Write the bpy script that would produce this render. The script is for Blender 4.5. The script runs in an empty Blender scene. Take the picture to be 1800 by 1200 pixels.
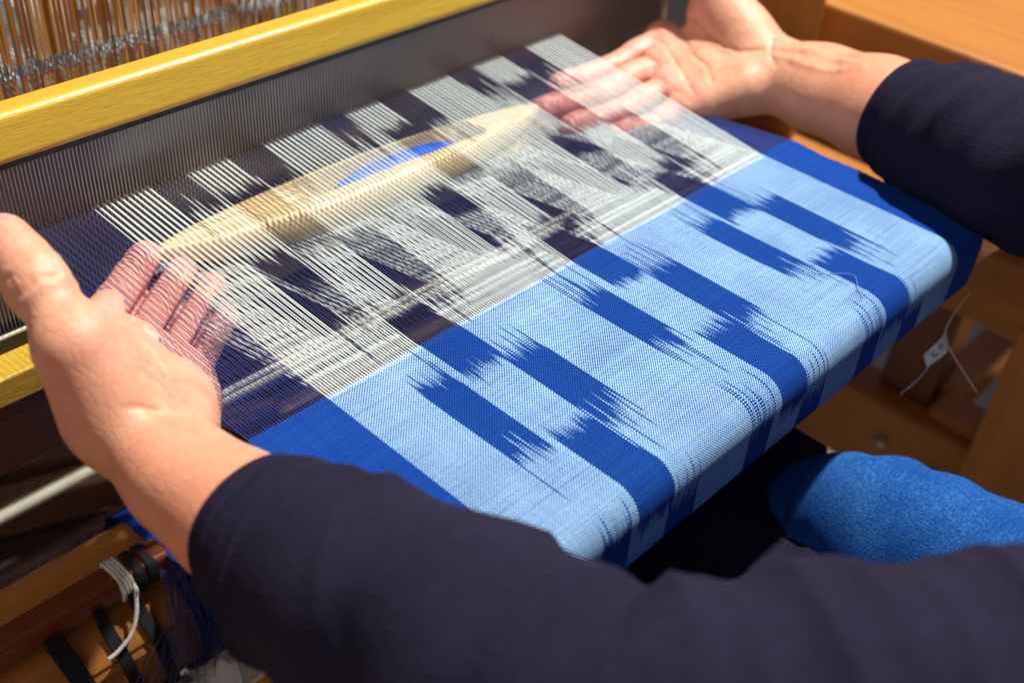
import bpy, bmesh, math, random
import numpy as np
from mathutils import Vector, Matrix

# ------------------------------------------------------------------ camera
scene = bpy.context.scene
CAM_AXES = ((0.69435, 0.41070, -0.59094), (-0.71682, 0.46726, -0.51752), (0.06358, 0.78294, 0.61884))
cam_d = bpy.data.cameras.new('camera')
cam = bpy.data.objects.new('camera', cam_d)
scene.collection.objects.link(cam)
m4 = Matrix(CAM_AXES).to_4x4()
m4.translation = (-0.17309, -0.28211, 0.30823)
cam.matrix_world = m4
cam_d.sensor_width = 36.0
cam_d.lens = 40.0
cam_d.clip_start = 0.01
cam_d.clip_end = 50
cam_d.dof.use_dof = True
cam_d.dof.focus_distance = 0.50
cam_d.dof.aperture_fstop = 6.3
scene.camera = cam
# ------------------------------------------------------------------ world, lamps, exposure
world = bpy.data.worlds.new('World')
scene.world = world
world.use_nodes = True
bg = world.node_tree.nodes['Background']
bg.inputs[0].default_value = (0.62, 0.62, 0.85, 1)
bg.inputs[1].default_value = 0.11

def aim(o, target):
    o.rotation_euler = (Vector(target) - o.location).to_track_quat('-Z', 'Y').to_euler()

key_d = bpy.data.lights.new('key_spot', 'SPOT')  # spot for the strong warm light from above, its source unseen
key_d.energy = 470
key_d.color = (1.0, 0.955, 0.86)
key_d.shadow_soft_size = 0.05
key_d.spot_size = math.radians(50)
key_d.spot_blend = 0.5
key = bpy.data.objects.new('key_spot', key_d)
scene.collection.objects.link(key)
key.location = (1.10, -0.12, 2.08)
aim(key, (0.17, 0.05, 0.0))
fill_d = bpy.data.lights.new('room_fill', 'AREA')  # added soft fill that brightens left-facing sides, no window known there
fill_d.energy = 13
fill_d.color = (1.0, 0.93, 0.88)
fill_d.size = 1.2
fill = bpy.data.objects.new('room_fill', fill_d)
scene.collection.objects.link(fill)
fill.location = (-1.6, -0.6, 1.3)
aim(fill, (0.3, 0.0, -0.1))
scene.view_settings.view_transform = 'Standard'
scene.view_settings.look = 'None'
scene.view_settings.exposure = 0.0
scene.view_settings.gamma = 1.0
scene.view_settings.use_curve_mapping = False

rng = np.random.default_rng(7)
random.seed(7)
COL = scene.collection

# ------------------------------------------------------------------ helpers
def tag(o, label=None, cat=None, group=None, kind=None):
    if label: o['label'] = label
    if cat: o['category'] = cat
    if group: o['group'] = group
    if kind: o['kind'] = kind
    return o

def empty(name, loc=(0, 0, 0)):
    o = bpy.data.objects.new(name, None)
    o.location = loc
    o.empty_display_size = 0.02
    COL.objects.link(o)
    return o

def link(name, me, mat=None, parent=None, smooth=False):
    o = bpy.data.objects.new(name, me)
    if mat is not None and len(me.materials) == 0:
        for m in (mat if isinstance(mat, (list, tuple)) else [mat]):
            me.materials.append(m)
    COL.objects.link(o)
    if parent is not None:
        o.parent = parent
        o.matrix_parent_inverse = Matrix.Translation(-Vector(parent.location)) if parent.parent is None else Matrix.Identity(4)
    if smooth:
        me.polygons.foreach_set('use_smooth', [True] * len(me.polygons))
    return o

def mesh_np(name, V, F):
    me = bpy.data.meshes.new(name)
    me.from_pydata(np.asarray(V, float).tolist(), [], [list(map(int, f)) for f in F])
    me.update()
    return me

def quads_mesh(name, V, Q):
    """fast builder for all-quad meshes"""
    V = np.asarray(V, np.float32); Q = np.asarray(Q, np.int32)
    me = bpy.data.meshes.new(name)
    me.vertices.add(len(V)); me.vertices.foreach_set('co', V.ravel())
    me.loops.add(Q.size); me.loops.foreach_set('vertex_index', Q.ravel())
    me.polygons.add(len(Q))
    me.polygons.foreach_set('loop_start', np.arange(0, Q.size, 4, dtype=np.int32))
    me.update(calc_edges=True)
    return me

def point_color(me, cols, name='tint'):
    a = me.color_attributes.new(name, 'FLOAT_COLOR', 'POINT')
    c = np.ones((len(cols), 4), np.float32); c[:, :3] = cols
    a.data.foreach_set('color', c.ravel())

def box_bm(x, y, z, bevel=0.0015, seg=2):
    bm = bmesh.new()
    bmesh.ops.create_cube(bm, size=1.0)
    for v in bm.verts:
        v.co = Vector((x[0] + (v.co.x + .5) * (x[1] - x[0]), y[0] + (v.co.y + .5) * (y[1] - y[0]), z[0] + (v.co.z + .5) * (z[1] - z[0])))
    if bevel:
        bmesh.ops.bevel(bm, geom=bm.edges[:], offset=bevel, segments=seg, affect='EDGES', profile=0.5)
    return bm

def bm_link(name, bm, mat, parent=None, smooth=False):
    me = bpy.data.meshes.new(name)
    bm.normal_update(); bm.to_mesh(me); bm.free()
    return link(name, me, mat, parent, smooth)

def box(name, x, y, z, mat, parent=None, bevel=0.0015, seg=2):
    return bm_link(name, box_bm(x, y, z, bevel, seg), mat, parent)

def beam_between(name, a, b, w, h, mat, parent=None, bevel=0.0015, up=(0, 0, 1)):
    """rectangular bar from a to b, local x along its length"""
    a = Vector(a); b = Vector(b); d = b - a; L = d.length
    bm = box_bm((0, L), (-w / 2, w / 2), (-h / 2, h / 2), bevel)
    xax = d.normalized(); zax = Vector(up); zax = (zax - xax * zax.dot(xax)).normalized(); yax = zax.cross(xax)
    M = Matrix((xax, yax, zax)).transposed().to_4x4(); M.translation = a
    bm.transform(M)
    return bm_link(name, bm, mat, parent)

def frames(P):
    P = np.asarray(P, float)
    T = np.gradient(P, axis=0); T /= np.linalg.norm(T, axis=1)[:, None] + 1e-12
    up = np.array([0, 0, 1.0])
    if abs(T[0] @ up) > .9: up = np.array([1.0, 0, 0])
    N = np.zeros_like(P); B = np.zeros_like(P)
    n = up - T[0] * (up @ T[0]); n /= np.linalg.norm(n)
    for i in range(len(P)):
        n = n - T[i] * (n @ T[i]); n /= np.linalg.norm(n)
        N[i] = n; B[i] = np.cross(T[i], n)
    return T, N, B

def tube_data(P, r, sides=8, caps=True, flat=1.0):
    P = np.asarray(P, float); n = len(P)
    r = np.broadcast_to(np.asarray(r, float), (n,))
    T, N, B = frames(P)
    a = np.arange(sides) * 2 * np.pi / sides
    V = (P[:, None] + r[:, None, None] * (np.cos(a)[None, :, None] * N[:, None] * flat + np.sin(a)[None, :, None] * B[:, None])).reshape(-1, 3)
    F = []
    for i in range(n - 1):
        for j in range(sides):
            k = (j + 1) % sides
            F.append((i * sides + j, i * sides + k, (i + 1) * sides + k, (i + 1) * sides + j))
    if caps:
        F.append(tuple(range(sides - 1, -1, -1))); F.append(tuple((n - 1) * sides + j for j in range(sides)))
    return V, F

def tube(name, P, r, mat, parent=None, sides=8, flat=1.0):
    V, F = tube_data(P, r, sides, True, flat)
    return link(name, mesh_np(name, V, F), mat, parent, True)

def spline(P, n):
    """Catmull-Rom through the points, n samples"""
    P = np.asarray(P, float)
    Q = np.vstack([2 * P[0] - P[1], P, 2 * P[-1] - P[-2]])
    t = np.linspace(0, len(P) - 1 - 1e-9, n); i = t.astype(int); f = (t - i)[:, None]
    p0, p1, p2, p3 = Q[i], Q[i + 1], Q[i + 2], Q[i + 3]
    return .5 * (2 * p1 + (p2 - p0) * f + (2 * p0 - 5 * p1 + 4 * p2 - p3) * f ** 2 + (3 * p1 - p0 - 3 * p2 + p3) * f ** 3)

def merge(parts):
    V = []; F = []; o = 0
    for v, f in parts:
        V.append(np.asarray(v)); F += [tuple(i + o for i in q) for q in f]; o += len(v)
    return np.vstack(V), F

# ------------------------------------------------------------------ materials
class NT:
    def __init__(s, name):
        s.m = bpy.data.materials.new(name); s.m.use_nodes = True
        s.t = s.m.node_tree; s.b = s.t.nodes['Principled BSDF']
    def n(s, kind, **kw):
        nd = s.t.nodes.new(kind)
        for k, v in kw.items(): setattr(nd, k, v)
        return nd
    def l(s, a, b): s.t.links.new(a, b)
    def math(s, op, a, b=None, c=None):
        nd = s.n('ShaderNodeMath', operation=op)
        for i, v in enumerate((a, b, c)):
            if v is None: continue
            if isinstance(v, (int, float)): nd.inputs[i].default_value = v
            else: s.l(v, nd.inputs[i])
        return nd.outputs[0]
    def mix(s, f, a, b, blend='MIX'):
        nd = s.n('ShaderNodeMix', data_type='RGBA', blend_type=blend)
        for i, v in ((0, f), (6, a), (7, b)):
            if isinstance(v, (int, float)): nd.inputs[i].default_value = v
            elif isinstance(v, tuple): nd.inputs[i].default_value = (*v[:3], 1)
            else: s.l(v, nd.inputs[i])
        return nd.outputs[2]
    def noise(s, vec, scale, detail=4, rough=.55, dist=0.0):
        nd = s.n('ShaderNodeTexNoise'); nd.inputs['Scale'].default_value = scale
        nd.inputs['Detail'].default_value = detail; nd.inputs['Roughness'].default_value = rough
        nd.inputs['Distortion'].default_value = dist
        if vec is not None: s.l(vec, nd.inputs['Vector'])
        return nd.outputs['Fac']
    def coords(s, kind='Object', scale=(1, 1, 1), rot=(0, 0, 0)):
        tc = s.n('ShaderNodeTexCoord'); mp = s.n('ShaderNodeMapping')
        mp.inputs['Scale'].default_value = scale; mp.inputs['Rotation'].default_value = rot
        s.l(tc.outputs[kind], mp.inputs['Vector']); return mp.outputs[0]
    def ramp(s, f, stops):
        nd = s.n('ShaderNodeValToRGB'); e = nd.color_ramp.elements
        while len(e) < len(stops): e.new(.5)
        for el, (p, c) in zip(e, stops): el.position = p; el.color = (*c, 1)
        s.l(f, nd.inputs[0]); return nd.outputs[0]
    def bump(s, h, strength=.3, dist=.001):
        nd = s.n('ShaderNodeBump'); nd.inputs['Strength'].default_value = strength; nd.inputs['Distance'].default_value = dist
        s.l(h, nd.inputs['Height']); s.l(nd.outputs[0], s.b.inputs['Normal']); return nd
    def set(s, **kw):
        for k, v in kw.items():
            i = s.b.inputs[k.replace('_', ' ')]
            if isinstance(v, (int, float)): i.default_value = v
            elif isinstance(v, tuple): i.default_value = (*v, 1) if len(v) == 3 and i.type == 'RGBA' else v
            else: s.l(v, i)
        return s.m

def wood(name, light, dark, axis='X', rough=.35, fleck=0.25, scale=1.0, coat=.15, relief=.2):
    w = NT(name)
    k = {'X': (2.2, 38, 38), 'Y': (38, 2.2, 38), 'Z': (38, 38, 2.2)}[axis]
    v = w.coords('Object', tuple(c * scale for c in k))
    g = w.noise(v, 1.6, 8, .62, .6)
    fine = w.noise(w.coords('Object', tuple(c * scale * (5 if c > 10 else 8) for c in k)), 2.0, 3, .6)
    broad = w.noise(w.coords('Object', (5, 5, 5)), 1.3, 2)
    col = w.ramp(g, [(.28, dark), (.5, tuple((a + b) / 2 for a, b in zip(light, dark))), (.72, light)])
    col = w.mix(w.math('MULTIPLY', fine, .5), col, tuple(c * .62 for c in dark))
    col = w.mix(w.math('MULTIPLY', broad, fleck), col, tuple(c * .8 for c in light))
    pore = w.noise(w.coords('Object', tuple(c * scale * (26 if c > 10 else 60) for c in k)), 1.0, 2, .5)
    col = w.mix(w.math('MULTIPLY', w.math('GREATER_THAN', pore, .58), .22), col, tuple(c * .55 for c in dark))
    w.bump(w.math('ADD', w.math('ADD', fine, pore), w.math('MULTIPLY', g, .4)), relief, .0006)
    return w.set(Base_Color=col, Roughness=w.math('MULTIPLY_ADD', fine, .25, rough - .1), Coat_Weight=coat, Coat_Roughness=.25)

M = {}
M['maple'] = wood('lacquered_maple', (.74, .50, .055), (.60, .36, .030), 'X', .42, .5, 1.3, .3, .28)
M['beech_x'] = wood('orange_beech_lengthwise', (.60, .27, .055), (.42, .155, .028), 'X')
M['beech_y'] = wood('orange_beech_deep', (.50, .21, .042), (.36, .125, .024), 'Y')
M['beech_z'] = wood('orange_beech_upright', (.60, .25, .050), (.43, .150, .028), 'Z')
M['red_x'] = wood('red_brown_wood', (.26, .070, .020), (.17, .038, .012), 'X', .3)
M['red_z'] = wood('shaded_red_upright', (.20, .062, .026), (.14, .038, .018), 'Z', .4)  # middle post only: its shade is put into the red-brown
M['brown_x'] = wood('dark_brown_wood', (.17, .070, .030), (.11, .040, .018), 'X', .5)
M['dark_x'] = wood('shade_dark_wood', (.070, .026, .020), (.045, .016, .014), 'X', .5)  # near-black brown: shade below the loom put into the colour
M['boat'] = wood('pale_boxwood', (.86, .68, .38), (.76, .55, .25), 'X', .4, .2)

def plain(name, col, rough=.5, metal=0.0, var=.15, scale=200, bump=.0):
    w = NT(name)
    n = w.noise(w.coords('Object'), scale, 3)
    c = w.mix(w.math('MULTIPLY', n, var * 2), col, tuple(x * .55 for x in col))
    if bump: w.bump(n, bump, .0005)
    return w.set(Base_Color=c, Roughness=rough, Metallic=metal)

M['steel'] = plain('dull_steel', (.42, .40, .42), .42, .8)
M['heddle'] = plain('copper_toned_heddle_steel', (.62, .27, .06), .36, .3)
M['eye'] = plain('bright_heddle_eye', (.62, .56, .48), .25, .9)
M['redeye'] = plain('red_glint_heddle_eye', (.62, .06, .05), .3, .2)  # red glints of light on the eyes, painted as colour
M['black'] = plain('black_lacquer', (.014, .014, .022), .4)
M['white_rod'] = plain('ivory_plastic_rod', (.78, .76, .62), .4)
M['floor'] = plain('beige_linoleum', (.60, .52, .40), .6, 0, .12, 12)
M['paper'] = plain('grey_white_paper', (.62, .62, .62), .8, 0, .2, 60)
M['ink'] = plain('grey_pencil', (.10, .10, .14), .7)
M['fishing'] = plain('clear_nylon_string', (.60, .52, .50), .3)
M['rope'] = plain('white_cotton_rope', (.80, .80, .74), .85, 0, .25, 900, .4)
M['elastic'] = plain('black_elastic_webbing', (.010, .011, .018), .8, 0, .3, 1200, .5)
M['rag'] = plain('white_cotton_rag', (.66, .70, .70), .9, 0, .3, 500, .5)

def thread_mat():
    w = NT('dyed_cotton_thread')
    a = w.n('ShaderNodeAttribute', attribute_name='tint')
    n = w.noise(w.coords('Object'), 900, 2)
    c = w.mix(w.math('MULTIPLY', n, .35), a.outputs['Color'], w.mix(1.0, a.outputs['Color'], (.55, .58, .66), 'MULTIPLY'))
    return w.set(Base_Color=c, Roughness=.6, Sheen_Weight=.15)
M['thread'] = thread_mat()

def cloth_mat():
    w = NT('kasuri_cotton_weave')
    uv = w.n('ShaderNodeUVMap'); sep = w.n('ShaderNodeSeparateXYZ'); w.l(uv.outputs[0], sep.inputs[0])
    u, v = sep.outputs[0], sep.outputs[1]
    wob = w.math('MULTIPLY_ADD', w.noise(w.coords('Object'), 260, 2), .5, -.25)
    su = w.math('SINE', w.math('MULTIPLY', w.math('ADD', u, wob), math.pi))
    sv = w.math('SINE', w.math('MULTIPLY', w.math('ADD', v, wob), math.pi))
    chk = w.math('MULTIPLY', su, sv)
    at = w.n('ShaderNodeAttribute', attribute_name='tint')
    # slubs in the weft: thin streaks running across the cloth
    cmb = w.n('ShaderNodeCombineXYZ'); w.l(w.math('MULTIPLY', u, .012), cmb.inputs[0]); w.l(w.math('MULTIPLY', v, .80), cmb.inputs[1])
    slub = w.noise(cmb.outputs[0], 1.0, 3, .6)
    cmb2 = w.n('ShaderNodeCombineXYZ'); w.l(w.math('MULTIPLY', u, .6), cmb2.inputs[0]); w.l(w.math('MULTIPLY', v, .02), cmb2.inputs[1])
    endv = w.noise(cmb2.outputs[0], 1.0, 3, .6)
    broad = w.noise(w.coords('Object'), 22, 3)
    over = w.n('ShaderNodeMapRange', interpolation_type='SMOOTHSTEP')
    over.inputs[1].default_value = -.12; over.inputs[2].default_value = .30
    cmb3 = w.n('ShaderNodeCombineXYZ'); w.l(w.math('MULTIPLY', u, .006), cmb3.inputs[0]); w.l(w.math('MULTIPLY', v, .95), cmb3.inputs[1])
    pick = w.noise(cmb3.outputs[0], 1.0, 2, .7)
    rare = w.n('ShaderNodeMapRange'); rare.inputs[1].default_value = .66; rare.inputs[2].default_value = .74
    w.l(pick, rare.inputs[0])
    lift = w.math('ADD', w.math('MULTIPLY_ADD', slub, .55, -.275), w.math('MULTIPLY_ADD', broad, .5, -.25))
    lift = w.math('ADD', lift, w.math('MULTIPLY_ADD', endv, .35, -.175))
    lift = w.math('SUBTRACT', lift, w.math('MULTIPLY', rare.outputs[0], .55))
    w.l(w.math('ADD', chk, lift), over.inputs[0])
    weft = w.ramp(w.math('ADD', w.math('MULTIPLY', slub, .7), w.math('MULTIPLY', broad, .3)), [(.30, (.002, .030, .22)), (.56, (.006, .070, .34)), (.66, (.012, .115, .43)), (.78, (.08, .30, .64))])
    warp = w.mix(w.math('MULTIPLY', endv, .5), w.mix(1.0, at.outputs['Color'], (.52, .68, .79), 'MULTIPLY'), w.mix(1.0, at.outputs['Color'], (.30, .55, .80), 'MULTIPLY'))
    col = w.mix(over.outputs[0], weft, warp)
    hgt = w.math('ABSOLUTE', chk)
    w.bump(w.math('ADD', hgt, w.math('MULTIPLY', slub, .6)), .45, .00035)
    return w.set(Base_Color=col, Roughness=.9, Specular_IOR_Level=.12)
M['cloth'] = cloth_mat()

def fabric(name, col, hi, scale, rough=.9, sheen=.10, stretch=(1, 1, 1)):
    w = NT(name)
    v = w.coords('Object', stretch)
    n1 = w.math('MULTIPLY', w.math('ADD', w.noise(w.coords('Object', (1, .12, .5), (0, 0, .5)), scale * .8, 3, .7), w.noise(w.coords('Object', (.12, 1, .5), (0, 0, .5)), scale * .8, 3, .7)), .5)
    n2 = w.noise(w.coords('Object'), 30, 4)
    n1 = w.math('MULTIPLY_ADD', n1, 2.6, -.8)
    c = w.mix(w.math('MULTIPLY', w.math('ADD', n1, n2), .5), col, hi)
    w.bump(w.math('ADD', n1, w.math('MULTIPLY', n2, 2.0)), .5, .0006)
    return w.set(Base_Color=c, Roughness=rough, Sheen_Weight=sheen, Sheen_Tint=(.30, .28, .62), Specular_IOR_Level=.12)
M['shirt'] = fabric('dark_indigo_cotton', (.005, .005, .013), (.021, .018, .042), 900, .95, .0)
def denim():
    w = NT('blue_denim')
    a = w.noise(w.coords('Object', (1, .18, 1)), 1500, 2, .7); b = w.noise(w.coords('Object', (.18, 1, 1)), 1300, 2, .7); c_ = w.noise(w.coords('Object'), 26, 4, .6)
    t = w.math('ADD', w.math('MULTIPLY', w.math('ADD', a, b), .38), w.math('MULTIPLY', c_, .30))
    col = w.ramp(t, [(.36, (.003, .034, .19)), (.53, (.009, .068, .28)), (.70, (.05, .18, .44))])
    w.bump(w.math('ADD', a, b), .6, .0008)
    return w.set(Base_Color=col, Roughness=.95, Specular_IOR_Level=.1)
M['jeans'] = denim()

def skin_mat():
    w = NT('skin')
    a = w.n('ShaderNodeAttribute', attribute_name='tint')
    v = w.coords('Object')
    n1 = w.noise(v, 60, 5, .65); n2 = w.noise(v, 320, 4, .6); n3 = w.noise(w.coords('Object', (1, 1, 1)), 1100, 2)
    blot = w.n('ShaderNodeMapRange', interpolation_type='SMOOTHSTEP'); blot.inputs[1].default_value = .40; blot.inputs[2].default_value = .68; blot.inputs[4].default_value = .5
    w.l(n1, blot.inputs[0])
    c = w.mix(blot.outputs[0], a.outputs['Color'], (.58, .18, .11))
    c = w.mix(w.math('MULTIPLY', n2, .18), c, (.86, .62, .50))
    vor = w.n('ShaderNodeTexVoronoi', feature='DISTANCE_TO_EDGE'); vor.inputs['Scale'].default_value = 1000
    w.l(w.coords('Object', (1, .45, 1)), vor.inputs['Vector'])
    crack = w.math('MINIMUM', w.math('MULTIPLY', vor.outputs['Distance'], 6.0), 1.0)
    wr_ = w.noise(w.coords('Object', (1, .25, .6), (.3, .2, .6)), 700, 3, .6)
    vor2 = w.n('ShaderNodeTexVoronoi', feature='DISTANCE_TO_EDGE'); vor2.inputs['Scale'].default_value = 250
    w.l(w.coords('Object', (1, .4, .8), (.2, .5, .7)), vor2.inputs['Vector'])
    lines = w.math('MINIMUM', w.math('MULTIPLY', vor2.outputs['Distance'], 9.0), 1.0)
    wr_ = w.math('ADD', wr_, w.math('MULTIPLY', lines, .55))
    c = w.mix(w.math('MULTIPLY', w.math('SUBTRACT', 1.0, lines), .16), c, (.50, .16, .10))
    h = w.math('ADD', w.math('MULTIPLY', wr_, .45), w.math('ADD', w.math('MULTIPLY', n3, .2), w.math('MULTIPLY', crack, .16)))
    w.bump(h, .42, .0007)
    w.set(Base_Color=c, Roughness=w.math('MULTIPLY_ADD', n2, .2, .36), Subsurface_Weight=.15, Subsurface_Scale=.003, Specular_IOR_Level=.45)
    w.b.inputs['Subsurface Radius'].default_value = (1.0, .35, .2)
    return w.m
M['skin'] = skin_mat()

# ------------------------------------------------------------------ the setting
me = mesh_np('floor', [(-4, -4, -.78), (5, -4, -.78), (5, 6, -.78), (-4, 6, -.78)], [(0, 1, 2, 3)])
tag(link('floor', me, M['floor']), kind='structure')

# ------------------------------------------------------------------ kasuri (ikat) pattern of the warp
WID = .380
NE = 536                       # warp ends
MOTIF = (.1005, .1976, .2905)
NAVY = np.array((.002, .012, .13)); WHITE = np.array((.80, .90, .92)); MID = np.array((.003, .030, .25))
end_x = (np.arange(NE) + .5) / NE * WID
jit = rng.normal(0, 1, (NE, 8))
grp = np.repeat(rng.normal(0, 1, (NE // 4 + 1, 8)), 4, axis=0)[:NE]
lone = rng.random(NE)
FR = (.55, 1.25, .8)

def is_dark(i, s):
    """s: metres along end i, 0 at the fell, positive towards the breast beam"""
    x = end_x[i]
    s = np.asarray(s, float)
    if x < .038 or x > .3516:
        return np.ones_like(s, bool)
    r = np.zeros_like(s, bool)
    for m, c in enumerate(MOTIF):
        d = x - c
        if -.0375 < d < .0375:
            k = np.round(s / .108)
            if abs(d) < .0108 + .0012 * grp[i, 7]:
                e = .0022 * jit[i, m] + .0012 * grp[i, m]
                e2 = .0022 * jit[i, m + 3] + .0012 * grp[i, m + 3]
                q = s - k * .108
                r |= (q > -.030 + e) & (q < .031 + e2)
            lo_, hi_ = (-.0325, -.0150) if d < 0 else (.0095, .0290)
            if lo_ < d < hi_:
                edge = .0108 if min(d - lo_, hi_ - d) < .0022 else 0
                fringe = .014 * abs(jit[i, m + 2]) * (i % 3 != 0) * FR[m] + .012 * (edge > .0100) * jit[i, 5] ** 2 * .5
                e = .0026 * jit[i, m + 1] + .0014 * grp[i, m + 2]
                e2 = .0026 * jit[i, m + 4] + .0014 * grp[i, m + 1]
                sh = .004 * (1 if d > 0 else -1)
                q = (s - sh) - (np.floor((s - sh) / .108)) * .108
                r |= (q > .027 + e - (fringe if i % 2 else 0)) & (q < .082 + e2 + (0 if i % 2 else fringe))
                if lone[i] > .90: r &= ~((q > .070) & (q < .10))
    if lone[i] < .004: r |= (s > -.02) & (s < .06)
    return r

def end_color(i, s):
    s = np.asarray(s, float)
    bleed = .0008 + .0006 * abs(jit[i, 5])
    d = sum(is_dark(i, s + o).astype(float) for o in (-2 * bleed, -bleed, 0, bleed, 2 * bleed))[:, None] / 5     # the dye bleeds a little along the thread
    base = NAVY if (.038 < end_x[i] < .3516) else MID
    tone = 1 + .18 * jit[i, 7]
    c = d * base * tone + (1 - d) * WHITE * (1 + .035 * jit[i, 6])
    return np.clip(c, 0, 1)

# ------------------------------------------------------------------ loom frame
loom = empty('floor_loom', (.19, .1, -.78))
tag(loom, 'orange wooden floor loom frame with posts, rails and breast beam', 'loom frame')
box('breast_beam', (-.16, .60), (-.1205, -.083), (-.0425, -.0035), M['beech_x'], loom, .010, 4)
box('upper_rail', (.584, .74), (-.55, .75), (-.035, .000), M['beech_y'], loom, .003)
box('side_rail', (.520, .580), (-.42, .75), (-.150, -.095), M['beech_y'], loom, .003)
box('rear_post', (.548, .5545), (.086, .145), (-.78, .30), M['beech_z'], loom, .002)
box('middle_post', (.555, .590), (-.079, -.036), (-.262, -.121), M['red_z'], loom, .002)
box('foot_rail', (.535, .575), (-.36, .62), (-.335, -.263), M['beech_y'], loom, .003)
box('stretcher', (.5760, .95), (-.094, -.066), (-.285, -.250), M['beech_x'], loom, .003)
box('stretcher', (.5765, .95), (-.150, -.105), (-.330, -.300), M['beech_x'], loom, .003)
box('corner_block', (.5450, .5750), (-.128, -.084), (-.2625, -.250), M['beech_y'], loom, .002)
box('front_post', (.515, .5345), (-.27, -.128), (-.78, -.135), M['beech_z'], loom, .003)
for (yy, zz) in ((-.060, -.297), (.05, -.30), (-.105, -.300)):
    bm = bmesh.new()
    bmesh.ops.create_cone(bm, cap_ends=True, segments=20, radius1=.0055, radius2=.0045, depth=.006)
    bmesh.ops.bevel(bm, geom=[e for e in bm.edges if e.calc_face_angle(0) > .6], offset=.0008, segments=2, affect='EDGES')
    bm.transform(Matrix.Translation((.5335, yy, zz)) @ Matrix.Rotation(-math.pi / 2, 4, 'Y'))
    bm_link('bolt', bm, M['steel'], loom, True)
box('back_beam', (-.16, .60), (.76, .82), (-.05, .0), M['beech_x'], loom, .008, 3)
box('rear_cross_board', (-.25, .62), (.52, .545), (.025, .20), M['beech_x'], loom, .004)
box('low_cross_rail', (-.25, .62), (.40, .43), (-.36, -.30), M['brown_x'], loom, .003)
box('side_post', (-.28, -.24), (-.12, .0), (-.78, .2), M['beech_z'], loom, .003)
box('side_rail', (-.28, -.245), (.0, .75), (-.33, -.26), M['brown_x'], loom, .003)

# ------------------------------------------------------------------ beater with its reed
beater = empty('beater', (.19, .167, -.10))
tag(beater, 'swinging beater of glossy yellow maple holding the steel reed', 'beater')
bm = box_bm((-.22, .52), (.1575, .1795), (.0522, .0735), .0)
bmesh.ops.bevel(bm, geom=[e for e in bm.edges if abs(e.verts[0].co.x - e.verts[1].co.x) > .1], offset=.0034, segments=5, affect='EDGES', profile=.5)
bmesh.ops.rotate(bm, cent=(0, .167, .06), matrix=Matrix.Rotation(math.radians(-12), 3, 'X'), verts=bm.verts[:])
bm_link('top_bar', bm, M['maple'], beater, False)
box('race_board', (-.22, .52), (.1430, .1800), (-.0555, -.0400), M['maple'], beater, .0012)
box('sley_beam', (-.22, .52), (.1500, .1900), (-.1000, -.0557), M['brown_x'], beater, .002)  # darker brown than the race board, its shade in the colour
reed = link('reed', bpy.data.meshes.new('reed'), M['black'], beater)
V, F = merge([(np.array([(x, y, z) for x in (-.215, .4755) for y in (.1625, .1725) for z in (.0490, .0521)]), [(0, 1, 3, 2), (4, 6, 7, 5), (0, 4, 5, 1), (2, 3, 7, 6), (0, 2, 6, 4), (1, 5, 7, 3)]),
              (np.array([(x, y, z) for x in (-.215, .4755) for y in (.1600, .1735) for z in (-.0399, -.0330)]), [(0, 1, 3, 2), (4, 6, 7, 5), (0, 4, 5, 1), (2, 3, 7, 6), (0, 2, 6, 4), (1, 5, 7, 3)])])
reed.data.from_pydata(V.tolist(), [], F)
def sub(o, parent_part):
    o.parent = parent_part; o.matrix_parent_inverse = Matrix.Identity(4); return o
dv = []; df = []
PITCH = .00283
DENT = PITCH / 1.5
nd = int(.68 / DENT)
for k in range(nd):
    x = -.210 + k * DENT
    y0, y1, w = .1655, .1690, .00024
    o = len(dv)
    dv += [(x + sx * w, y, z) for sx in (-1, 1) for y in (y0, y1) for z in (-.0335, .0470)]
    df += [tuple(i + o for i in q) for q in ((0, 1, 3, 2), (4, 6, 7, 5), (0, 4, 5, 1), (2, 3, 7, 6))]
wires = sub(link('reed_wires', mesh_np('reed_wires', dv, df), M['steel']), reed)
wires['kind'] = 'stuff'
sub(tube('reed_binding', [(-.21, .1612, -.0322), (.47, .1612, -.0322)], .0011, M['white_rod']), reed)
sub(tube('reed_end', [(.4745, .167, -.034), (.4745, .167, .047)], .0022, M['eye'], sides=10), reed)

# ------------------------------------------------------------------ heddle shafts
def heddle_mesh(red):
    """flat steel heddle, eye at its origin, hangs along z"""
    bm = bmesh.new()
    w, t = .00082, .00022
    for z0, z1 in ((-.150, -.0038), (.0038, .150)):
        c = box_bm((-w, w), (-t, t), (z0, z1), 0)
        tmp = bpy.data.meshes.new('t'); c.to_mesh(tmp); c.free(); bm.from_mesh(tmp); bpy.data.meshes.remove(tmp)
    ring = []
    n = 12
    for k in range(n):
        a = 2 * math.pi * k / n
        for rr, yy in ((1.0, -.0006), (1.0, .0006), (.55, .0006), (.55, -.0006)):
            ring.append(bm.verts.new((math.cos(a) * .0011 * rr, yy, math.sin(a) * .0042 * (rr if rr == 1 else .75))))
    for k in range(n):
        k2 = (k + 1) % n
        for j in range(4):
            j2 = (j + 1) % 4
            f = bm.faces.new((ring[k * 4 + j], ring[k * 4 + j2], ring[k2 * 4 + j2], ring[k2 * 4 + j]))
            f.material_index = 1 if not red else (2 if k in (8, 9, 10) else 1)
    me = bpy.data.meshes.new('heddle'); bm.normal_update(); bm.to_mesh(me); bm.free()
    for m in (M['heddle'], M['eye'], M['redeye']): me.materials.append(m)
    return me
H0, H1 = heddle_mesh(False), heddle_mesh(True)
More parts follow.
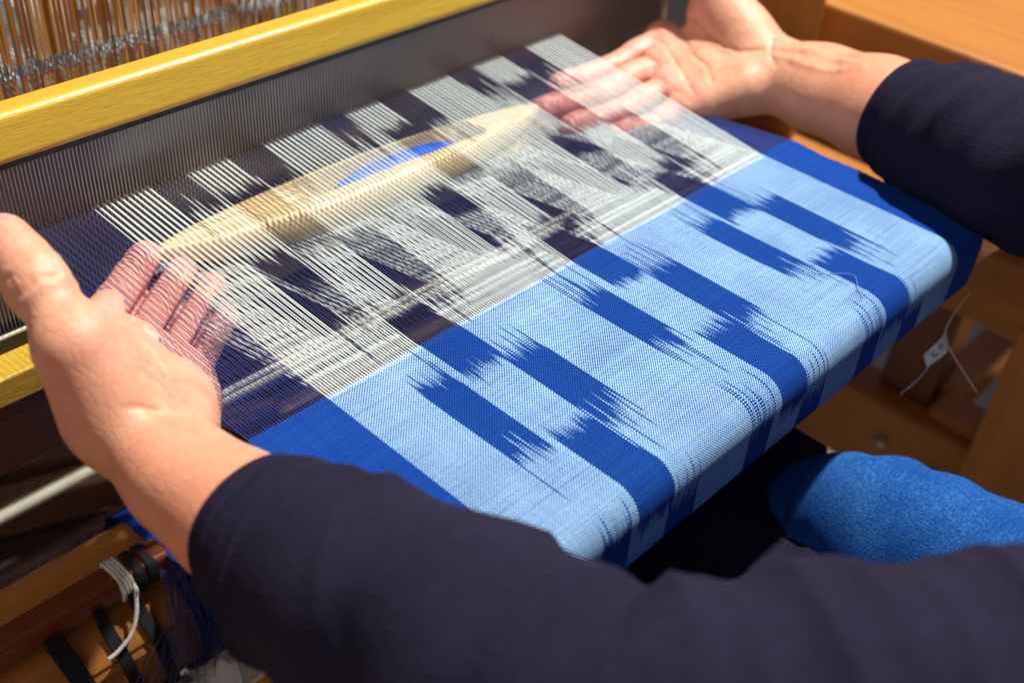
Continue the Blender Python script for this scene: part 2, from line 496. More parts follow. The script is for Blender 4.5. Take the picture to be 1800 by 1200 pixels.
for si, (hy, hz, lab) in enumerate(((.243, .0500, 'foremost heddle shaft close behind the yellow beater, copper toned flat heddles'),
                                    (.297, .0255, 'raised heddle shaft between the foremost and the lowered one'),
                                    (.325, -.0480, 'lowered heddle shaft hindmost of the three, heddle eyes sunk low'))):
    sh = empty('heddle_shaft', (.19, hy, hz - .155))
    tag(sh, lab, 'heddle shaft', 'heddle shafts behind the beater')
    box('upper_bar', (-.22, .52), (hy - .006, hy + .006), (hz + .151, hz + .176), M['beech_x'], sh, .0015)
    box('lower_bar', (-.22, .52), (hy - .006, hy + .006), (hz - .180, hz - .151), M['brown_x'], sh, .0015)
    for k in range(134):
        x = .19 + ((k + .5) * PITCH - WID / 2) * 1.02 + random.uniform(-.0005, .0005)
        if x > .335 or (si > 0 and k % 2): continue
        o = link('heddle', H1 if random.random() < .4 else H0, None, sh)
        o.location = (x, hy + random.uniform(-.002, .002), hz + random.uniform(-.0015, .0015))
        o.rotation_euler = (0, 0, random.uniform(-.7, .7))

# ------------------------------------------------------------------ warp threads
warp = empty('warp', (.19, .2, 0))
tag(warp, 'white and navy ikat dyed warp threads stretched from cloth to reed', 'warp threads')
REED_Y = .167
def thread_path(i, upper, n_front=46):
    x0 = end_x[i]
    dent = i // 4
    xr = .19 + ((dent + .5) * PITCH - WID / 2) * 1.045 + (((i // 2) % 2) - .5) * .00046
    zr = .0142 if upper else -.0270
    hy, hz = (.297, .0255) if upper else (.325, -.048)
    s = np.linspace(0, 1, n_front)
    wob = .00012 * rng.normal()
    f = np.stack([x0 + (xr - x0) * s ** .8, REED_Y * s, zr * s + wob * np.sin(np.pi * s)], 1)
    f[0, 2] -= .0002; f[0, 1] -= .002
    b = np.array([(xr, REED_Y + (hy - REED_Y) * t, zr + (hz - zr) * t) for t in (.33, .66, 1)] + [(xr, hy + .01, hz), (xr, .55, hz * .5), (xr, .76, .004)])
    return np.vstack([f, b])
def THREAD_R(up, n):
    k = n - 6
    return np.concatenate([np.linspace(.00031, .00025, k), np.full(6, .00024)])
lowV = []; lowF = []; lowC = []; lo = 0
for i in range(NE):
    up = (i % 2 == 0) and end_x[i] < .3516      # the far border's ends all lie in the lower shed
    P = thread_path(i, up, 46 if up else 36)
    dk = is_dark(i, -P[:, 1])
    V, F = tube_data(P, THREAD_R(up, len(P)) * np.where(dk, .68, 1.0) * (1 + .08 * rng.normal()), 4 if up else 3, False)
    C = np.repeat(end_color(i, -P[:, 1]), 4 if up else 3, axis=0)
    if up:
        me = mesh_np('warp_thread', V, F); point_color(me, C)
        link('warp_thread', me, M['thread'], warp, True)
    else:
        lowV.append(V); lowC.append(C); lowF += [tuple(k + lo for k in q) for q in F]; lo += len(V)
me = mesh_np('lower_warp', np.vstack(lowV), lowF); point_color(me, np.vstack(lowC))
o = link('lower_warp', me, M['thread'], warp, True); o['kind'] = 'stuff'

# ------------------------------------------------------------------ woven cloth over the breast beam to the cloth beam
CB = (.115, -.195)    # cloth beam axis (y, z)
def cloth_path():
    p = [(y, 0.0) for y in np.linspace(0.0005, -.1110, 112)]
    r = .0125
    p += [(-.1115 - r * math.sin(a), -r + r * math.cos(a)) for a in np.linspace(.06, math.pi / 2, 16)]
    p += [(-.124, z) for z in np.linspace(-.0135, -.0330, 20)]
    r2 = .0105
    p += [(-.124 + r2 - r2 * math.cos(a), -.0335 - r2 * math.sin(a)) for a in np.linspace(.1, 1.75, 12)]
    y1, z1 = CB[0] - .008, CB[1] + .0468
    a = p[-1]
    p += [(a[0] + (y1 - a[0]) * t, a[1] + (z1 - a[1]) * t - .003 * math.sin(math.pi * t)) for t in np.linspace(.04, 1, 40)]
    R = .0472
    p += [(CB[0] + (R + .0004 * k / 60) * math.sin(t), CB[1] + (R + .0004 * k / 60) * math.cos(t)) for k, t in enumerate(np.linspace(-.1, 5.6, 60))]
    return np.array(p)
cp = cloth_path()
arc = np.concatenate([[0], np.cumsum(np.linalg.norm(np.diff(cp, axis=0), axis=1))])
nx = NE + 1
xs = np.linspace(0, WID, nx)
selv = .0006 * np.sin(np.linspace(0, 40, len(cp))) + .0004 * rng.normal(size=len(cp))
ripple = rng.normal(0, .00010, (len(cp), 1)) * 0
V = np.zeros((len(cp), nx, 3))
edge_w = np.exp(-xs / .01)[None] * selv[:, None] + np.exp(-(WID - xs) / .01)[None] * selv[::-1][:, None]
V[:, :, 0] = xs[None] + edge_w
V[:, :, 1] = cp[:, 0][:, None]
V[:, :, 2] = cp[:, 1][:, None]
soft = .00035 * np.sin(xs * 60 + 1)[None] * np.sin(arc * 45)[:, None]
V[:112, :, 2] += soft[:112]
idx = np.arange(len(cp) * nx).reshape(len(cp), nx)
Q = np.stack([idx[:-1, :-1], idx[1:, :-1], idx[1:, 1:], idx[:-1, 1:]], -1).reshape(-1, 4)
me = quads_mesh('woven_cloth', V.reshape(-1, 3), Q)
mid = (arc[:-1] + arc[1:]) / 2
FC = np.stack([end_color(i, mid) for i in range(NE)], 1)           # rows, ends, 3
a = me.color_attributes.new('tint', 'FLOAT_COLOR', 'CORNER')
cc = np.ones((FC.shape[0] * NE, 4, 4), np.float32); cc[:, :, :3] = FC.reshape(-1, 1, 3)
a.data.foreach_set('color', cc.ravel())
uvl = me.uv_layers.new(name='UVMap')
UU = np.broadcast_to(np.arange(nx)[None], (len(cp), nx)); VV = np.broadcast_to((arc / .00072)[:, None], (len(cp), nx))
uvv = np.stack([UU, VV], -1).reshape(-1, 2)[Q.ravel()].astype(np.float32)
uvl.data.foreach_set('uv', uvv.ravel())
cloth = link('woven_cloth', me, M['cloth'], None, True)
tag(cloth, 'light and dark blue kasuri cotton cloth running over the breast beam', 'woven cloth')
lt = [(.268, -.083, .0008), (.270, -.088, .0016), (.278, -.093, .0010), (.282, -.100, .0020), (.276, -.106, .0012), (.270, -.112, .0010)]
me = mesh_np('loose_thread', *tube_data(spline(lt, 40), .0002, 5)); point_color(me, np.tile((.05, .22, .62), (len(me.vertices), 1)))
link('loose_thread', me, M['thread'], cloth, True)

# ------------------------------------------------------------------ shuttle with its bobbin
def make_shuttle():
    sh = empty('boat_shuttle', (.178, .137, -.016))
    tag(sh, 'pale wooden boat shuttle with blue bobbin inside the open shed', 'shuttle')
    L, n, m = .262, 61, 24
    V = []; F = []
    ts = np.linspace(-1, 1, n)
    for t in ts:
        e = max(0.0, 1 - abs(t) ** 2.3)
        hw = .0012 + .0215 * e ** .85
        ht = .0016 + .0105 * e ** .6
        lift = .007 * abs(t) ** 3
        for j in range(m):
            a = 2 * math.pi * j / m
            c, s_ = math.cos(a), math.sin(a)
            q = .42
            y = hw * math.copysign(abs(c) ** q, c); z = ht * math.copysign(abs(s_) ** .6, s_)
            y *= 1 - .16 * (1 if s_ < 0 else 0) * abs(s_)
            V.append((t * L / 2, y, z + lift))
    for i in range(n - 1):
        for j in range(m):
            k = (j + 1) % m
            F.append((i * m + j, (i + 1) * m + j, (i + 1) * m + k, i * m + k))
    F.append(tuple(range(m))); F.append(tuple((n - 1) * m + j for j in range(m - 1, -1, -1)))
    hull = link('hull', mesh_np('hull', V, F), M['boat'], sh, True)
    # carve the bobbin well
    bm = box_bm((-.046, .078), (-.0128, .0128), (-.0065, .05), .006, 4)
    cut = bm_link('well_cutter', bm, None)
    md = hull.modifiers.new('well', 'BOOLEAN'); md.object = cut; md.operation = 'DIFFERENCE'; md.solver = 'EXACT'
    bpy.context.view_layer.update()
    dg = bpy.context.evaluated_depsgraph_get()
    nm = bpy.data.meshes.new_from_object(hull.evaluated_get(dg))
    hull.modifiers.clear(); hull.data = nm
    bpy.data.objects.remove(cut)
    hull.matrix_parent_inverse = Matrix.Identity(4)
    if not nm.materials: nm.materials.append(M['boat'])
    nm.polygons.foreach_set('use_smooth', [True] * len(nm.polygons))
    nm.set_sharp_from_angle(angle=math.radians(35))
    sub(tube('spindle', [(-.046, 0, .002), (.078, 0, .002)], .0011, M['eye']), sh)
    bob = []
    for t in np.linspace(0, 1, 240):
        bob.append((-.022 + .082 * t, 0, .002))
    rr = [(.0030 + .0062 * math.sin(math.pi * t) ** .45) * (1 + .035 * math.sin(t * 520)) for t in np.linspace(0, 1, 240)]
    V, F = tube_data(bob, rr, 14)
    me = mesh_np('bobbin_yarn', V, F); point_color(me, np.tile((.006, .13, .80), (len(V), 1)) * rng.uniform(.7, 1.25, (len(V), 1)))
    sub(link('bobbin_yarn', me, M['thread'], None, True), sh)
    sh.rotation_euler = (math.radians(-9), math.radians(0), math.radians(-2.5))
    return sh
shuttle = make_shuttle()

# ------------------------------------------------------------------ the weaver: skin surface from blended tapered limbs
class Field:
    def __init__(s, lo, hi, res):
        s.lo = np.array(lo); s.res = res
        s.n = np.ceil((np.array(hi) - s.lo) / res).astype(int) + 1
        s.g = np.full(s.n, .05, np.float32)
    def sub(s, a, b, pad):
        lo = np.minimum(a, b) - pad; hi = np.maximum(a, b) + pad
        i0 = np.clip(np.floor((lo - s.lo) / s.res).astype(int), 0, s.n - 1); i1 = np.clip(np.ceil((hi - s.lo) / s.res).astype(int) + 1, 1, s.n)
        ax = [s.lo[k] + np.arange(i0[k], i1[k]) * s.res for k in range(3)]
        return tuple(slice(i0[k], i1[k]) for k in range(3)), np.stack(np.meshgrid(*ax, indexing='ij'), -1).astype(np.float32)
    def cone(s, a, b, ra, rb, k=.006, squash=None):
        """smooth-union of a round cone; squash=(axis, factor) flattens it along an axis"""
        a = np.array(a, float); b = np.array(b, float); pad = max(ra, rb) * 1.3 + k + .004
        sl, X = s.sub(a, b, pad)
        if squash is not None:
            n, f = np.array(squash[0], float), squash[1]; n /= np.linalg.norm(n)
            ctr = a
            X = X + ((X - ctr) @ n)[..., None] * n * (f - 1)
            b = b + ((b - ctr) @ n) * n * (f - 1)
        d = b - a; L2 = float(d @ d) + 1e-12
        t = np.clip(((X - a) @ d) / L2, 0, 1)
        D = np.linalg.norm(X - (a + t[..., None] * d), axis=-1) - (ra + (rb - ra) * t)
        G = s.g[sl]
        h = np.clip(.5 + .5 * (G - D) / k, 0, 1)
        s.g[sl] = G * (1 - h) + D * h - k * h * (1 - h)
    def groove(s, pts, r=.0010, k=.0022):
        for a, b in zip(pts[:-1], pts[1:]):
            a = np.array(a, float); b = np.array(b, float)
            sl, X = s.sub(a, b, r + k + .004)
            d = b - a; t = np.clip(((X - a) @ d) / (d @ d + 1e-12), 0, 1)
            D = r - np.linalg.norm(X - (a + t[..., None] * d), axis=-1)
            G = s.g[sl]
            h = np.clip(.5 - .5 * (G - D) / k, 0, 1)
            s.g[sl] = G * (1 - h) + D * h + k * h * (1 - h)
    def at(s, p):
        i = np.clip(np.round((np.asarray(p) - s.lo) / s.res).astype(int), 0, s.n - 1)
        return s.g[tuple(i)]
    def hit(s, p, d):
        p = np.array(p, float); d = np.array(d, float); d /= np.linalg.norm(d)
        for _ in range(120):
            v = s.at(p)
            if v <= 0: return p
            p = p + d * max(min(float(v) * .5, .002), .0004)
        return None
    def crease(s, pts, d, depth, centre=None):
        """a fine line pressed into the skin: the points fall onto the surface along d (or towards centre)"""
        h = []
        for p in pts:
            q = s.hit(p, d if d is not None else centre - p)
            if q is not None: h.append(q)
        if len(h) > 1: s.groove(h, depth, .0012)
    def surface(s):
        g = s.g; ins = g < 0
        n = s.n
        c = np.zeros(n - 1, np.int8)
        for dx in (0, 1):
            for dy in (0, 1):
                for dz in (0, 1):
                    c += ins[dx:n[0] - 1 + dx, dy:n[1] - 1 + dy, dz:n[2] - 1 + dz]
        act = (c > 0) & (c < 8)
        ids = np.full(n - 1, -1, np.int64); ids[act] = np.arange(act.sum())
        I = np.argwhere(act)
        acc = np.zeros((len(I), 3)); cnt = np.zeros(len(I))
        cor = [(x, y, z) for x in (0, 1) for y in (0, 1) for z in (0, 1)]
        for p in cor:
            for ax in range(3):
                if p[ax]: continue
                q = list(p); q[ax] = 1
                va = g[tuple((I + p).T)]; vb = g[tuple((I + q).T)]
                m = (va < 0) != (vb < 0)
                t = np.where(m, va / np.where(m, va - vb, 1), 0)
                pos = np.array(p, float)[None].repeat(len(I), 0); pos[:, ax] += t
                acc += pos * m[:, None]; cnt += m
        V = s.lo + (I + acc / cnt[:, None]) * s.res
        Q = []
        for ax in range(3):
            b1, b2 = (ax + 1) % 3, (ax + 2) % 3
            sl0 = [slice(1, n[k] - 1) for k in range(3)]; sl1 = list(sl0)
            sl0[ax] = slice(0, n[ax] - 1); sl1[ax] = slice(1, n[ax])
            e = np.argwhere(ins[tuple(sl0)] != ins[tuple(sl1)])
            off = np.ones(3, int); off[ax] = 0
            e = e + off
            fl = ins[tuple(e.T)]
            def cid(d1, d2):
                w = e.copy(); w[:, b1] += d1; w[:, b2] += d2
                return ids[tuple(w.T)]
            q = np.stack([cid(-1, -1), cid(0, -1), cid(0, 0), cid(-1, 0)], 1)
            q[~fl] = q[~fl][:, ::-1]
            Q.append(q)
        Q = np.vstack(Q); Q = Q[(Q >= 0).all(1)]
        # relax
        for it in range(3):
            S = np.zeros_like(V); N = np.zeros(len(V))
            for k in range(4):
                a, b = Q[:, k], Q[:, (k + 1) % 4]
                np.add.at(S, a, V[b]); np.add.at(N, a, 1)
            lap = S / np.maximum(N, 1)[:, None] - V
            V = V + (.5 if it % 2 == 0 else -.2) * lap
        return V, Q

def arr(*a): return np.array(a, float)
def hand(field, wrist, elbow, mcps, tips, bends, rad, thumb, palm_n, wr=(.026, .021), heel=(.014, .0145)):
    """one hand and forearm added to the field; palm_n points out of the palm"""
    palm_n = palm_n / np.linalg.norm(palm_n)
    hd = (mcps[1] + mcps[2]) / 2 - wrist; hd /= np.linalg.norm(hd)
    lat = np.cross(hd, palm_n); lat /= np.linalg.norm(lat)
    if lat @ (mcps[3] - mcps[0]) < 0: lat = -lat       # towards the little finger
    # forearm
    pts = [wrist] + list(elbow)
    for q, (a, b) in enumerate(zip(pts[:-1], pts[1:])):
        f0, f1 = 1 + .12 * q, 1 + .12 * (q + 1)
        field.cone(a, b, wr[0] * f0, wr[0] * f1, .010, (palm_n, 1.18 if q < 2 else 1.08))
    # palm: metacarpals and pads
    base = [wrist + lat * o + hd * .012 for o in (-.012, -.004, .005, .011)]
    for b, m in zip(base, mcps):
        field.cone(b, m, .0130, .0105, .012)
    field.cone(mcps[0], mcps[3], .0105, .0092, .008)
    field.cone((base[1] + mcps[1]) / 2, (base[2] + mcps[2]) / 2, .0120, .0110, .012)
    hyp = wrist + lat * heel[0] + hd * .024 + palm_n * .003
    field.cone(hyp, hyp * .40 + mcps[3] * .60 + lat * .003 + palm_n * .002, heel[1], .0112, .010)
    for m in mcps:
        field.cone(m + palm_n * .002 - lat * .003, m + palm_n * .002 + lat * .003, .0080, .0080, .008)
    # thumb and its pad
    c0, c1, c2, c3 = thumb
    field.cone(wrist - lat * .008 + hd * .010, c0, .0165, .0165, .012)
    field.cone(c0, c1, .0178, .0136, .010)
    field.cone(c0 * .7 + c1 * .3 + palm_n * .002, c1 * .75 + mcps[0] * .25, .0140, .0095, .010)
    field.cone(c1, mcps[0] * .62 + base[1] * .38, .0085, .0085, .018)      # web
    field.cone(c1 * .9 + c0 * .1, c1 * .95 + c2 * .05, .0138, .0132, .004)  # knuckle
    field.cone(c1, c2, .0118, .0102, .005)
    field.cone(c2 * 1.04 - c1 * .04, c2, .0114, .0114, .004)
    field.cone(c2, c3, .0108, .0082, .005)
    field.cone((c2 * .45 + c3 * .55), c3 * .9 + c2 * .1, .0106, .0090, .004)
    # fingers
    joints = []
    for m, t, bd, r in zip(mcps, tips, bends, rad):
        d = t - m
        up = palm_n
        p1 = m + d * .46 - up * bd; p2 = m + d * .76 - up * bd * .72
        field.cone(m, p1, r * 1.06, r * .98, .0025)
        field.cone(p1, p2, r * .98, r * .92, .002)
        field.cone(p2, t, r * .92, r * .84, .002)
        pad = p2 * .4 + t * .6 + up * .0012
        field.cone(pad, pad + (t - p2) * .12, r * .86, r * .82, .002)
        q1 = (m + p1) / 2 + up * .0012; field.cone(q1 - d * .03, q1 + d * .05, r * .98, r * .95, .003)
        joints.append((m, p1, p2, t, r))
    for m, p1, p2, t, r in joints:
        ax = (t - m) / np.linalg.norm(t - m); lt = np.cross(ax, palm_n); lt /= np.linalg.norm(lt)
        nn = np.cross(lt, ax)
        if nn @ palm_n < 0: nn = -nn
        for j, rr in ((p1, r), (p1 * .93 + p2 * .07, r), (p2, r * .94), (m * .78 + p1 * .22, r * 1.05)):
            field.crease([j + lt * r * w_ + nn * .02 for w_ in np.linspace(-.8, .8, 6)], -nn, .0006)
    # gaps between the fingers, cut down to the web
    for (a, b) in zip(joints[:-1], joints[1:]):
        w0 = (a[0] * .68 + a[1] * .32 + b[0] * .68 + b[1] * .32) / 2
        w1 = (a[3] + b[3]) / 2
        for dp_ in (-.004, -.001, .002, .005, .008):
            field.groove([w0 + palm_n * dp_, w0 * .5 + w1 * .5 + palm_n * dp_, w1 + palm_n * dp_], .0015, .0014)
    # palm lines, thumb wrinkles, wrist creases
    mid = (mcps[0] + mcps[1]) / 2
    heart = [mcps[3] * .9 + wrist * .1 + lat * .008, mcps[2] * .86 + wrist * .14, mcps[1] * .9 + wrist * .1, (mcps[0] + mcps[1]) / 2]
    head = [hyp * .5 + mcps[3] * .5 + lat * .004, (mcps[2] * .65 + wrist * .35), mcps[1] * .72 + wrist * .28, mcps[0] * .86 + wrist * .14 - lat * .008]
    life = [mcps[0] * .88 + wrist * .12 - lat * .010, mcps[0] * .6 + wrist * .4 + lat * .004, mcps[1] * .35 + wrist * .65 + lat * .003, wrist + hd * .012 + lat * .001]
    for ln, dp in ((heart, .0008), (head, .0007), (life, .0011)):
        field.crease(spline([q + palm_n * .045 for q in ln], 26), -palm_n, dp)
    for o_ in (.000, .006, -.010):
        field.crease(spline([wrist + hd * o_ + lat * l_ + palm_n * .05 - hd * .004 * (l_ / .018) ** 2 for l_ in (-.016, -.006, .005, .015)], 16), -palm_n, .0007)
    tx = (c2 - c1) / np.linalg.norm(c2 - c1); tn = palm_n - tx * (palm_n @ tx); tn /= np.linalg.norm(tn); tl = np.cross(tx, tn)
    for base_, offs in ((c2, (-.0035, -.001, .0015, .004)),):
        for o_ in offs:
            for sgn in (1, -1):
                field.crease([base_ + tx * (o_ + .0012 * math.sin(k * 1.7)) + (tl * sgn * math.cos(an) + tn * math.sin(an)) * .03 for k, an in enumerate(np.linspace(-.7, 1.3, 8))], None, .0007, base_ + tx * o_)
    return joints, hd, lat, palm_n

# left hand
Lw = arr(-.0359, .0113, .0135); Le = [arr(-.0350, -.0155, .0138), arr(-.0320, -.0420, .0135), arr(-.0295, -.0840, .0185), arr(-.0250, -.1410, .0310)]
Lm = [arr(-.0130, .0875, .0075), arr(-.0014, .0805, -.0025), arr(.0085, .0735, -.0120), arr(.0105, .0625, -.0165)]
Lt = [arr(.0457, .1481, -.0110), arr(.0545, .1325, -.0165), arr(.0635, .1210, -.0225), arr(.0590, .1050, -.0275)]
Lth = [arr(-.0390, .0240, .0255), arr(-.0425, .0350, .0475), arr(-.0422, .0585, .0620), arr(-.0418, .0815, .0705)]
F1 = Field((-.085, -.09, -.065), (.085, .168, .10), .0011)
Ln = np.cross(Lm[2] - Lw, Lm[3] - Lm[0]); Ln = Ln if Ln[2] > 0 else -Ln
LJ = hand(F1, Lw, Le, Lm, Lt, (.004, .005, .004, .002), (.0096, .0094, .0088, .0078), Lth, Ln, (.0195, .018), (.013, .0135))
# right hand
Rw = arr(.4340, .0440, .0080); Re = [arr(.4320, .0150, .0110), arr(.4290, -.0250, .0150), arr(.4230, -.1300, .0200)]
Rm = [arr(.4264, .1319, .0020), arr(.4034, .1165, -.0030), arr(.3890, .0965, -.0075), arr(.3830, .0760, -.0110)]
Rt = [arr(.3380, .1430, -.0075), arr(.3100, .1300, -.0100), arr(.3140, .1110, -.0150), arr(.3330, .0900, -.0180)]
Rth = [arr(.4380, .0760, .0200), arr(.4400, .1020, .0370), arr(.4420, .1330, .0500), arr(.4440, .1600, .0590)]
F2 = Field((.285, -.08, -.055), (.485, .185, .095), .00135)
Rn = np.cross(Rm[2] - Rw, Rm[3] - Rm[0]); Rn = Rn if Rn[2] > 0 else -Rn
RJ = hand(F2, Rw, Re, Rm, Rt, (.004, .005, .004, .003), (.0090, .0092, .0088, .0078), Rth, Rn, (.0245, .022), (.015, .0155))
# tendons and veins on the right wrist: thin cords lying on the surface
hd, lat, pn = RJ[1], RJ[2], RJ[3]
for o_, r_, w_ in ((-.007, .0015, .003), (.001, .0016, -.001), (.009, .0012, .004)):
    fd_ = (Re[1] - Rw) / np.linalg.norm(Re[1] - Rw)
    c_ = [F2.hit(Rw + fd_ * t_ + lat * (o_ + w_ * math.sin(t_ * 70)) + pn * .04, -pn) for t_ in np.linspace(-.004, .058, 10)]
    c_ = [q - pn * r_ * .55 for q in c_ if q is not None]
    for a_, b_ in zip(c_[:-1], c_[1:]): F2.cone(a_, b_, r_, r_, .0028)

def skin_colors(V, J, thumb, wrist):
    base = np.array((.70, .34, .21)); pink = np.array((.84, .34, .30)); red = np.array((.56, .17, .08))
    w = np.zeros(len(V)); rr = np.zeros(len(V))
    for m, p1, p2, t, r in J[0]:
        w += .8 * np.exp(-((V - t) ** 2).sum(1) / .010 ** 2) + .35 * np.exp(-((V - m) ** 2).sum(1) / .014 ** 2) + .25 * np.exp(-((V - p1) ** 2).sum(1) / .012 ** 2)
    w += .45 * np.clip(((V - wrist) @ J[1] - .03) / .06, 0, 1)
    w += .6 * np.exp(-((V - thumb[3]) ** 2).sum(1) / .014 ** 2) + .3 * np.exp(-((V - thumb[1]) ** 2).sum(1) / .018 ** 2)
    back = -((V - wrist) @ J[3])
    rr = np.clip((back - .004) / .02, 0, 1) * .7  # redder away from the palm: shadow tone put into the skin
    d = (V - wrist) @ J[1]
    fore = np.clip((-d) / .05, 0, 1)
    w = np.clip(w, 0, 1)[:, None]; rr = np.clip(rr + fore * .55, 0, 1)[:, None]
    c = base * (1 - w) + pink * w
    return c * (1 - rr) + red * rr
person = empty('person', (.18, -.45, -.35))
tag(person, 'weaver in a dark indigo shirt and blue jeans, both palms turned up', 'person')
V1, Q1 = F1.surface(); V2, Q2 = F2.surface()
C1 = skin_colors(V1, LJ, Lth, Lw); C2 = skin_colors(V2, RJ, Rth, Rw)
me = quads_mesh('body', np.vstack([V1, V2]), np.vstack([Q1, Q2 + len(V1)]))
point_color(me, np.vstack([C1, C2]))
def close_body(me):
    """joins the two forearms through upper arms and chest (inside the shirt) so that the body is one surface"""
    bm = bmesh.new(); bm.from_mesh(me)
    left = [e for e in bm.edges if e.is_boundary and e.verts[0].co.x < .2]
    right = [e for e in bm.edges if e.is_boundary and e.verts[0].co.x >= .2]
    def ring(c, ax, r):
        q = Vector(ax).to_track_quat('Z', 'Y'); n = 24
        vs = [bm.verts.new(Vector(c) + q @ Vector((r * math.cos(2 * math.pi * k / n), r * math.sin(2 * math.pi * k / n), 0))) for k in range(n)]
        return [bm.edges.new((vs[k], vs[(k + 1) % n])) for k in range(n)]
    rings = [ring((-.0245, -.145, .034), (0, -1, 0), .026), ring((.027, -.229, .036), (.6, -.7, 0), .028), ring((.127, -.348, .115), (.4, -.6, .7), .034),
             ring((.20, -.46, .25), (1, -.4, .1), .060), ring((.27, -.47, .25), (1, .2, 0), .070), ring((.40, -.395, .21), (.1, .6, -.7), .045), ring((.446, -.245, .036), (-.3, 1, 0), .034), ring((.409, -.135, .027), (-.2, 1, 0), .034)]
    seq = [left] + rings + [right]
    for a_, b_ in zip(seq[:-1], seq[1:]):
        bmesh.ops.bridge_loops(bm, edges=a_ + b_)
    bm.normal_update(); bm.to_mesh(me); bm.free()
close_body(me)
link('body', me, M['skin'], person, True)

def sleeve(path, radii, folds, n=220, m=120, squash=(1, 1), seed=3):
    """cloth tube with folds; each fold: (position, width, angle, angular width, depth, slant)"""
    P = spline(path, n); rad = np.interp(np.linspace(0, 1, n), np.linspace(0, 1, len(radii)), radii)
    # smooth radii
    for _ in range(12): rad[1:-1] = (rad[:-2] + rad[1:-1] * 2 + rad[2:]) / 4
    T, N, B = frames(P)
    u = np.linspace(0, 1, n)[:, None]; a = np.linspace(0, 2 * np.pi, m, endpoint=False)[None]
    r = np.broadcast_to(rad[:, None], (n, m)).copy()
    rs = np.random.default_rng(seed)
    for (p, w, an, aw, d, sl) in folds:
        da = (a - an + np.pi) % (2 * np.pi) - np.pi
        q = (u - p - sl * da) / w
        r = r + d * (np.exp(-q ** 2) if w > .012 else np.exp(-np.abs(q) ** 1.1)) * np.exp(-(da / aw) ** 2)
    for k in range(10):
        fu, fa, ph = rs.uniform(2, 16), rs.integers(1, 5), rs.uniform(0, 6.28)
        r = r + .0005 * np.sin(fu * u * 6.28 + fa * a + ph) * (.4 + u)
    V = P[:, None] + r[..., None] * (np.cos(a)[..., None] * N[:, None] * squash[0] + np.sin(a)[..., None] * B[:, None] * squash[1])
    # turned hem: rolls in at the cuff
    hem = []
    for k, (off, sc) in enumerate(((.000, .985), (.0015, .945), (.006, .93), (.03, .92))):
        hem.append(P[0] + T[0] * off + (V[0] - P[0]) * sc)
    V = np.concatenate([np.array(hem[::-1]), V], 0)
    nn = len(V); idx = np.arange(nn * m).reshape(nn, m)
    Q = np.stack([idx[:-1], np.roll(idx[:-1], -1, 1), np.roll(idx[1:], -1, 1), idx[1:]], -1).reshape(-1, 4)
    return V.reshape(-1, 3), Q
pi = math.pi
Lpath = [(-.0308, -.0490, .0145), (-.0305, -.0670, .0165), (-.0293, -.0912, .0217), (-.0243, -.1452, .0337), (-.0113, -.1932, .0340), (.0355, -.2400, .0350), (.0830, -.2930, .0500), (.135, -.36, .13), (.17, -.42, .24)]
Lrad = (.0270, .0310, .0355, .0385, .0400, .0465, .0540, .058, .062)
rs = np.random.default_rng(11)
Lf = [(.52 + .035 * k, .012, rs.uniform(-.6, .8), 1.1, rs.uniform(.0025, .0045), .012) for k in range(6)]
Lf += [(rs.uniform(.1, .9), rs.uniform(.015, .04), rs.uniform(-3, 3), rs.uniform(.4, 1.2), rs.uniform(-.002, .003), rs.uniform(-.04, .04)) for _ in range(26)]
Lf += [(rs.uniform(.02, .75), rs.uniform(.004, .010), rs.uniform(-3, 3), rs.uniform(.25, .9), rs.uniform(-.0016, .0022), rs.uniform(-.06, .06)) for _ in range(70)]
Lf += [(.034, .0022, 0, 50, -.0011, 0), (.043, .004, 0, 50, .0006, 0)]
SV1, SQ1 = sleeve(Lpath, Lrad, Lf)
Rpath = [(.4255, -.0430, .0175), (.4195, -.0610, .0195), (.4110, -.0840, .0225), (.4060, -.1260, .0263), (.4200, -.1750, .0289), (.4450, -.2400, .0328), (.450, -.31, .07), (.40, -.40, .22)]
Rrad = (.0335, .0370, .0400, .0435, .0480, .0520, .055, .060)
Rf = [(rs.uniform(.05, .8), rs.uniform(.012, .035), rs.uniform(-3, 3), rs.uniform(.4, 1.3), rs.uniform(-.003, .0045), rs.uniform(-.05, .05)) for _ in range(30)]
Rf += [(rs.uniform(.02, .75), rs.uniform(.004, .010), rs.uniform(-3, 3), rs.uniform(.25, .9), rs.uniform(-.0018, .0024), rs.uniform(-.06, .06)) for _ in range(70)]
Rf += [(.040, .0025, 0, 50, -.0012, 0), (.050, .004, 0, 50, .0007, 0)]
SV2, SQ2 = sleeve(Rpath, Rrad, Rf, seed=8)
me = quads_mesh('shirt', np.vstack([SV1, SV2]), np.vstack([SQ1, SQ2 + len(SV1)]))
link('shirt', me, M['shirt'], person, True)
tp = [(.215, -.40, -.22), (.215, -.40, -.10), (.22, -.395, .05), (.22, -.39, .18), (.22, -.385, .27), (.22, -.385, .325), (.22, -.385, .345)]
fl = [(rs.uniform(.1, .8), rs.uniform(.02, .05), rs.uniform(-3, 3), rs.uniform(.2, .6), rs.uniform(-.004, .005), rs.uniform(-.1, .1)) for _ in range(20)]
SV3, SQ3 = sleeve(tp, (.14, .135, .135, .145, .15, .13, .055), fl, 90, 96, (1.12, .74), 5)
link('shirt_front', quads_mesh('shirt_front', SV3, SQ3), M['shirt'], person, True)  # torso out of view, shaped to shade the breast beam's front
